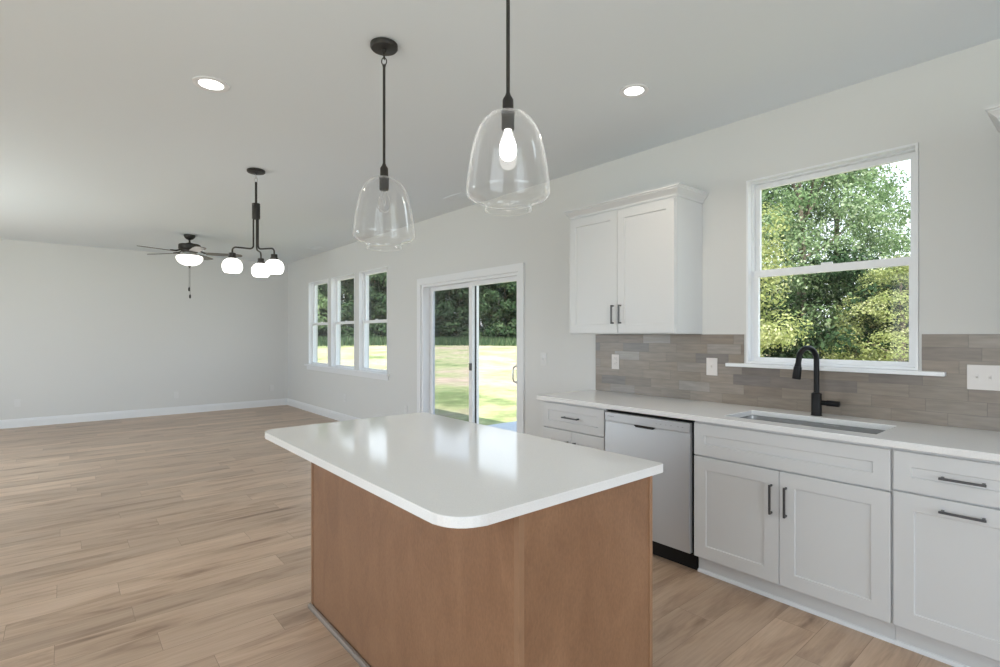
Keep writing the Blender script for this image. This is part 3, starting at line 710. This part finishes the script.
# pendants
def pendant(x, y, label, lit, drop):
    r = empty('pendant_light', (x, y, CZ), label, 'pendant light', 'clear glass pendants over the island')
    MB().lathe((x, y, CZ), [(.058, -.0005), (.065, -.004), (.065, -.020), (.060, -.026), (.012, -.029), (.010, -.04), (.004, -.042)], 36, cap0=True, cap1=True).build('canopy', M['bronze'], r, smooth=True)
    ch = MB()
    ch.torus((x, y, CZ-.056), .012, .0026, (math.cos(TH), -math.sin(TH), 0), 1.5)
    ch.torus((x, y, CZ-.084), .012, .0026, (math.sin(TH), math.cos(TH), 0), 1.5)
    ch.build('chain', M['bronze'], r, smooth=True)
    MB().tube([(x, y, CZ-.098), (x, y, CZ-.104), (x, y, CZ-.110), (x, y, 2.205-drop)], [.004, .009, .0065, .0065], 14).build('rod', M['bronze'], r, smooth=True)
    MB().lathe((x, y, -drop), [(.008, 2.222), (.010, 2.215), (.019, 2.200), (.0195, 2.162), (.024, 2.160), (.024, 2.150), (.023, 2.146)], 28, cap0=True, cap1=True).build('socket_cap', M['bronze'], r, smooth=True)
    MB().lathe((x, y, -drop), [(.0215, 2.146), (.0225, 2.14), (.0225, 2.098), (.018, 2.094)], 28, cap0=True, cap1=True).build('socket', M['bronze'], r, smooth=True)
    prof = [(.026, 2.157), (.045, 2.153), (.066, 2.143), (.086, 2.124), (.103, 2.097), (.117, 2.062), (.128, 2.015), (.137, 1.965), (.143, 1.920), (.1455, 1.888), (.1455, 1.876),
            (.141, 1.864), (.130, 1.855), (.110, 1.848), (.092, 1.842), (.083, 1.836), (.081, 1.826), (.081, 1.815)]
    t_ = .0028; inner = [(max(.001, a-t_), b-(t_ if b > 2.1 else 0)) for a, b in reversed(prof)]
    gs = MB().lathe((x, y, -drop), prof+inner, 64).build('glass_shade', M['lampglass'], r, smooth=True, angle=80)
    MB().torus((x, y, 1.816-drop), .080, .0030, (0, 0, 1), n=48, up=(1, 0, 0)).build('glass_lip', M['lampglass'], gs, smooth=True)
    b_ = MB().lathe((x, y, -drop), [(.0125, 2.094), (.013, 2.080), (.020, 2.064), (.0275, 2.045), (.030, 2.028), (.0285, 2.010), (.021, 1.996), (.010, 1.989), (.001, 1.988)], 28).build('bulb', M['bulb_on'] if lit else M['bulbglass'], r, smooth=True)
    if lit:
        d = bpy.data.lights.new('pendant_lamp', 'POINT'); d.energy = 2.2; d.shadow_soft_size = .03; d.color = (1, .95, .88)
        lo_ = bpy.data.objects.new('pendant_lamp', d); COL.objects.link(lo_); lo_.parent = r; lo_.location = (0, 0, 2.02-drop-CZ)
    else:
        MB().tube([(x-.008, y, 2.09-drop), (x-.009, y, 2.04-drop), (x, y, 2.02-drop), (x+.009, y, 2.04-drop), (x+.008, y, 2.09-drop)], .0012, 6).build('filament', M['chrome'], b_)
    return r
pendant(1.187, 1.366, 'nearer clear glass pendant light with a glowing bulb, over the island', True, .012)
pendant(1.187, 2.276, 'farther clear glass pendant light with an unlit bulb, over the island', False, .028)

# chandelier
cx, cy = 1.261, 4.715
ch = empty('chandelier', (cx, cy, CZ), 'three-arm dark metal chandelier with white globe shades', 'chandelier')
MB().lathe((cx, cy, CZ), [(.066, -.0005), (.072, -.004), (.072, -.018), (.066, -.024), (.012, -.028), (.008, -.04)], 36, cap0=True, cap1=True).build('canopy', M['bronze'], ch, smooth=True)
c2 = MB(); c2.torus((cx, cy, CZ-.055), .013, .003, (math.cos(TH), -math.sin(TH), 0), 1.5); c2.torus((cx, cy, CZ-.086), .013, .003, (math.sin(TH), math.cos(TH), 0), 1.5); c2.build('chain', M['chrome'], ch, smooth=True)
MB().tube([(cx, cy, CZ-.104), (cx, cy, 2.48)], .0095, 12).build('stem', M['bronze'], ch, smooth=True)
MB().lathe((cx, cy, 0), [(.012, 2.490), (.031, 2.486), (.032, 2.480), (.032, 2.362), (.030, 2.355), (.012, 2.354)], 28, cap0=True, cap1=True).build('hub', M['bronze'], ch, smooth=True)
for a in (223, 343, 103):
    a = math.radians(a)-TH; u = Vector((math.cos(a), math.sin(a), 0)); c = Vector((cx, cy, 0)); RR = .186; DZ = -.032
    P_ = [c+u*.021+Vector((0, 0, 2.36)), c+u*.021+Vector((0, 0, 2.128))]
    for i in range(1, 6): t = PI/2*i/5; P_.append(c+u*(.021+.03*(1-math.cos(t)))+Vector((0, 0, 2.128-.03*math.sin(t))))
    P_.append(c+u*(RR-.03)+Vector((0, 0, 2.098)))
    for i in range(1, 6): t = PI/2*i/5; P_.append(c+u*(RR-.03+.03*math.sin(t))+Vector((0, 0, 2.098-.03*(1-math.cos(t)))))
    P_.append(c+u*RR+Vector((0, 0, 2.045)))
    arm = MB().tube(P_, .0068, 10).build('arm', M['bronze'], ch, smooth=True)
    p = c+u*RR
    MB().lathe((p.x, p.y, DZ), [(.012, 2.082), (.026, 2.078), (.026, 2.052), (.031, 2.050), (.031, 2.034), (.028, 2.030)], 24, cap0=True, cap1=True).build('shade_holder', M['bronze'], arm, smooth=True)
    pf = [(.028, 2.036), (.048, 2.030), (.068, 2.016), (.083, 1.996), (.090, 1.974), (.091, 1.955), (.087, 1.932), (.078, 1.912), (.068, 1.902), (.065, 1.904), (.075, 1.916), (.084, 1.936), (.087, 1.957), (.0865, 1.973), (.08, 1.993), (.066, 2.012), (.047, 2.026), (.001, 2.028)]
    pf = [(a_*.85, 2.036-(2.036-b_)*.88) for a_, b_ in pf]
    MB().lathe((p.x, p.y, DZ), pf, 36).build('globe_shade', M['shade_w'], ch, smooth=True)
    MB().lathe((p.x, p.y, DZ), [(.012, 2.028), (.014, 2.0), (.028, 1.97), (.03, 1.95), (.02, 1.925), (.001, 1.918)], 16).build('bulb', M['bulb_on'], ch, smooth=True)

# ceiling fan
fx, fy = 1.368, 8.38
fan = empty('ceiling_fan', (fx, fy, CZ), 'five-blade dark ceiling fan with a lit frosted bowl light', 'ceiling fan')
MB().lathe((fx, fy, 0), [(.070, CZ-.0005), (.072, CZ-.01), (.066, CZ-.035), (.045, CZ-.058), (.022, CZ-.068), (.018, CZ-.072)], 32, cap0=True, cap1=True).build('canopy', M['bronze'], fan, smooth=True)
MB().tube([(fx, fy, CZ-.06), (fx, fy, 2.64)], .012, 12).build('downrod', M['bronze'], fan, smooth=True)
MB().lathe((fx, fy, 0), [(.02, 2.665), (.045, 2.655), (.075, 2.645), (.128, 2.638), (.137, 2.628), (.137, 2.575), (.130, 2.562), (.11, 2.556), (.1, 2.53), (.06, 2.522)], 40, cap0=True, cap1=True).build('motor_housing', M['bronze'], fan, smooth=True)
for k, a in enumerate((241, 169, 313, 25, 97)):
    a = math.radians(a)-TH; ux, uy = math.cos(a), math.sin(a); zb = 2.520
    def q(s, t, z): return (fx+ux*s-uy*t, fy+uy*s+ux*t, z-t*.13)      # pitched blade
    out = [(.20, -.052), (.26, -.060), (.45, -.066), (.60, -.066), (.645, -.055), (.662, -.03), (.662, .03), (.645, .055), (.60, .066), (.45, .066), (.26, .060), (.20, .052)]
    mb = MB(); A = [mb.bm.verts.new(q(s, t, zb-.003)) for s, t in out]; B = [mb.bm.verts.new(q(s, t, zb+.004)) for s, t in out]
    mb.bm.faces.new(list(reversed(A))); mb.bm.faces.new(B)
    for i in range(len(out)): mb.bm.faces.new((A[i], A[(i+1) % len(out)], B[(i+1) % len(out)], B[i]))
    bl = mb.build('blade', M['blade'], fan)
    mb = MB(); mb.tube([(fx+ux*.10, fy+uy*.10, 2.562), (fx+ux*.14, fy+uy*.14, 2.545), (fx+ux*.18, fy+uy*.18, 2.529), (fx+ux*.26, fy+uy*.26, 2.527)], [.010, .010, .012, .009], 8)
    mb.build('blade_bracket', M['bronze'], bl)
MB().lathe((fx, fy, 0), [(.07, 2.53), (.075, 2.50), (.115, 2.496), (.13, 2.488), (.13, 2.478), (.02, 2.476)], 36, cap0=True, cap1=True).build('light_fitter', M['chrome'], fan, smooth=True)
MB().lathe((fx, fy, 0), [(.128, 2.484), (.158, 2.474), (.167, 2.455), (.162, 2.428), (.145, 2.395), (.115, 2.367), (.08, 2.350), (.04, 2.341), (.001, 2.340)], 44).build('bowl_shade', M['bowl'], fan, smooth=True)
MB().lathe((fx, fy, 0), [(.001, 2.345), (.016, 2.340), (.018, 2.332), (.010, 2.322), (.006, 2.312), (.001, 2.308)], 16).build('finial', M['bronze'], fan, smooth=True)
for off, zend in ((-.006, 2.03), (.006, 1.93)):
    c = MB().tube([(fx+off, fy, 2.325), (fx+off, fy, zend)], .0022, 6).build('pull_chain', M['bronze'], fan)
    MB().lathe((fx+off, fy, 0), [(.003, zend+.015), (.012, zend-.005), (.013, zend-.03), (.006, zend-.048)], 12, cap0=True, cap1=True).build('pull_knob', M['bronze'], c, smooth=True)
d = bpy.data.lights.new('fan_lamp', 'POINT'); d.energy = 9; d.shadow_soft_size = .05; d.color = (1, .94, .86)
lo_ = bpy.data.objects.new('fan_lamp', d); COL.objects.link(lo_); lo_.parent = fan; lo_.location = (0, 0, 2.46-CZ+.0)

# ------------------------------------------------------------------ outside
def gz(x, y):
    d_ = max(0.0, x-5.5)
    s = min(1.0, max(0.0, (y-12)/20))
    return -.16+.012*d_+.024*max(0.0, y-9)*.9+.10*math.sin(x*.21+y*.13)*min(1, d_/8+max(0, y-11)/8)
me = bpy.data.meshes.new('ground'); vv = []; ff_ = []
nx, ny = 60, 90
for i in range(nx+1):
    for j in range(ny+1):
        x = W+T+.001+i*1.15; y = -22+j*1.15; vv.append((x, y, gz(x, y)))
for i in range(nx):
    for j in range(ny): a = i*(ny+1)+j; ff_.append((a, a+ny+1, a+ny+2, a+1))
me.from_pydata(vv, [], ff_); me.materials.append(M['ground'])
for p in me.polygons: p.use_smooth = True
o = bpy.data.objects.new('ground', me); COL.objects.link(o); tag(o, 'patchy sunlit lawn rising behind the house', 'ground', kind='structure')
o = MB().box(W+T+.002, 7.4, 2.9, 6.37, -.30, -.045, .01).build('patio_slab', M['concrete']); tag(o, 'pale concrete slab outside the sliding door', 'patio', kind='structure')
# ground on the hidden sides of the house, so daylight bounces there too
o = MB().box(-30, XL-T-.01, -30, 40, -.4, -.2).build('ground_side', M['ground']); tag(o, 'lawn on the far side of the house', 'ground', kind='structure')

def leaf_cloud(name, blobs, n, size, seed, mat, up=.35, aspect=.55):
    rnd = random.Random(seed); vv = []; ff_ = []; tint = []
    wts = [b[3]**2 for b in blobs]; tot = sum(wts)
    for (bx, by, bz, br, sq), w2 in zip(blobs, wts):
        m_ = max(3, int(n*w2/tot)); bt = rnd.uniform(-.22, .22)
        for _ in range(m_):
            a = rnd.uniform(0, 2*PI); zc = rnd.uniform(-.75, 1); rr_ = math.sqrt(max(0, 1-zc*zc)); k = br*(rnd.uniform(.55, 1.12))
            nrm = Vector((rr_*math.cos(a), rr_*math.sin(a), zc))
            p = Vector((bx, by, bz))+Vector((nrm.x*k, nrm.y*k, nrm.z*k*sq))
            d_ = (nrm+Vector((rnd.gauss(0, .55), rnd.gauss(0, .55), rnd.gauss(up, .5)))).normalized()
            t1 = d_.cross(Vector((rnd.gauss(0, 1), rnd.gauss(0, 1), rnd.gauss(0, 1)))).normalized(); t2 = d_.cross(t1)
            s = size*rnd.uniform(.6, 1.35); i0 = len(vv)
            vv += [p-t1*s*.5, p-t1*s*.12+t2*s*aspect*.5, p+t1*s*.5, p-t1*s*.12-t2*s*aspect*.5]
            ff_.append((i0, i0+1, i0+2, i0+3)); tint.append(min(1, max(0, rnd.gauss(.45+bt, .2))))
    me = bpy.data.meshes.new(name); me.from_pydata(vv, [], ff_); me.materials.append(mat)
    at = me.attributes.new('tint', 'FLOAT', 'FACE'); at.data.foreach_set('value', tint)
    return me
def make_tree(name, H, R, nb, n, size, seed, mat, label, cat, base=.8, trunk=True, loose=1.0, shape='round'):
    rnd = random.Random(seed)
    r = bpy.data.objects.new(name, None); COL.objects.link(r); r['label'] = label; r['category'] = cat
    blobs = []
    for _ in range(nb):
        tz = rnd.uniform(0, 1)
        prof = math.sin(PI*min(1, .18+.82*tz))**.6 if shape == 'round' else (1-tz*.75)
        rad = R*prof*math.sqrt(rnd.uniform(.12, 1)); a = rnd.uniform(0, 2*PI)
        br = R*rnd.uniform(.20, .36)*loose
        blobs.append((rad*math.cos(a), rad*math.sin(a), base+(H-base)*tz*.94, br, rnd.uniform(.6, .9)))
    me = leaf_cloud('foliage', blobs, n, size, seed+1, mat)
    o = bpy.data.objects.new('foliage', me); COL.objects.link(o); o.parent = r
    if trunk:
        mb = MB(); top = H*.8
        mb.tube([(0, 0, -.3), (.03, .02, H*.2), (-.04, .05, H*.45), (.05, 0, top)], [R*.07, R*.055, R*.04, R*.012], 8)
        for k in range(9):
            b = blobs[k*nb//9]; z0 = max(.4, b[2]-R*.5)
            mb.tube([(0, 0, z0), (b[0]*.5, b[1]*.5, z0+(b[2]-z0)*.4), (b[0], b[1], b[2])], [R*.022, R*.014, R*.006], 6)
        mb.build('trunk', M['bark'], r, origin=(0, 0, 0))
    return r
def put(o, x, y, rz=0, s=1.0, sz=None, label=None, group=None, dz=0):
    o.location = (x, y, gz(x, y)+dz); o.rotation_euler = (0, 0, rz); o.scale = (s, s, sz or s)
    if label: o['label'] = label
    if group: o['group'] = group
    return o

# trees close to the kitchen window
yA = make_tree('maple_tree', 5.6, 1.9, 110, 26000, .085, 11, M['leaf_yellow'], 'yellow-green leafy tree at the left of the kitchen window', 'tree', base=.3, loose=.8)
put(yA, 11.6, 6.3, .4)
gA = make_tree('broadleaf_tree', 9.5, 3.2, 150, 36000, .12, 21, M['leaf_green'], '', 'tree', base=1.0, loose=.72)
put(gA, 17.5, 9.2, 0, label='tall mid-green tree behind the yellow-green one, seen through the kitchen window', group='trees outside the kitchen window')
g2 = copy_tree(gA); put(g2, 17.2, 6.2, 2.1, .85, label='mid-green tree filling the middle of the kitchen window', group='trees outside the kitchen window')
g3 = copy_tree(gA); put(g3, 19.6, 6.0, 4.0, .72, .98, label='green tree against the sky, right half of the kitchen window', group='trees outside the kitchen window')
g4 = copy_tree(gA); put(g4, 20.0, 3.0, 1.0, .50, .52, label='lower green tree at the right edge of the kitchen window under open sky', group='trees outside the kitchen window')
yB = copy_tree(yA); put(yB, 14.8, 3.2, 2.0, .70, .60, label='low yellow-green bushy tree in the lower right of the kitchen window')
dB = make_tree('dark_bush', 3.0, 1.7, 40, 9000, .12, 31, M['leaf_dark'], '', 'bush', base=.15, trunk=False)
for x, y, s, lb in ((14.8, 6.7, 1.0, 'dark bush in the left of the kitchen window, behind the yellow-green tree'), (15.6, 4.7, 1.15, 'dark bush low in the middle of the kitchen window'), (17.2, 2.6, 1.2, 'dark bush low at the right of the kitchen window')):
    b = dB if x == 14.8 else copy_tree(dB); put(b, x, y, x, s, label=lb, group='dark bushes outside the kitchen window')
# tree line across the lawn
tD = make_tree('evergreen_tree', 8.2, 2.5, 110, 19000, .30, 41, M['leaf_dark'], '', 'tree', base=.2)
tM = make_tree('broadleaf_tree', 8.6, 2.6, 90, 15000, .26, 51, M['leaf_green'], '', 'tree', base=.8)
K_ = 17; first = {'d': True, 'm': True}
for k in range(K_):
    t = k/(K_-1); x = 7.5+30*t; y = 42-15*t**1.3
    kind_ = 'm' if k in (2, 3, 4) else 'd'
    src = tM if kind_ == 'm' else tD
    b = src if first[kind_] else copy_tree(src); first[kind_] = False
    put(b, x, y, k*1.7, random.uniform(.9, 1.08), label='mid-green tree across the lawn, seen through the three narrow windows' if kind_ == 'm' else 'dark dense tree in the row across the lawn, seen through the patio door', group='green trees across the lawn' if kind_ == 'm' else 'dark tree row across the lawn')
# tall grass at the foot of the trees
rnd = random.Random(5); vv = []; ff_ = []; tint = []
for _ in range(16000):
    t = rnd.random(); x = 6.5+32*t+rnd.gauss(0, .4); y = 42-15*t**1.3-3.1+rnd.gauss(0, .55)
    z = gz(x, y)-.03; h = rnd.uniform(.25, .8); a = rnd.uniform(0, PI); w2 = rnd.uniform(.02, .05); lx, ly = rnd.gauss(0, .16), rnd.gauss(0, .16); i0 = len(vv)
    vv += [(x-math.cos(a)*w2, y-math.sin(a)*w2, z), (x+math.cos(a)*w2, y+math.sin(a)*w2, z), (x+lx, y+ly, z+h)]; ff_.append((i0, i0+1, i0+2)); tint.append(rnd.random())
me = bpy.data.meshes.new('tall_grass'); me.from_pydata(vv, [], ff_); me.materials.append(M['leaf_grass'])
at = me.attributes.new('tint', 'FLOAT', 'FACE'); at.data.foreach_set('value', tint)
o = bpy.data.objects.new('tall_grass', me); COL.objects.link(o); tag(o, 'strip of tall green grass at the foot of the trees', 'grass', kind='stuff')
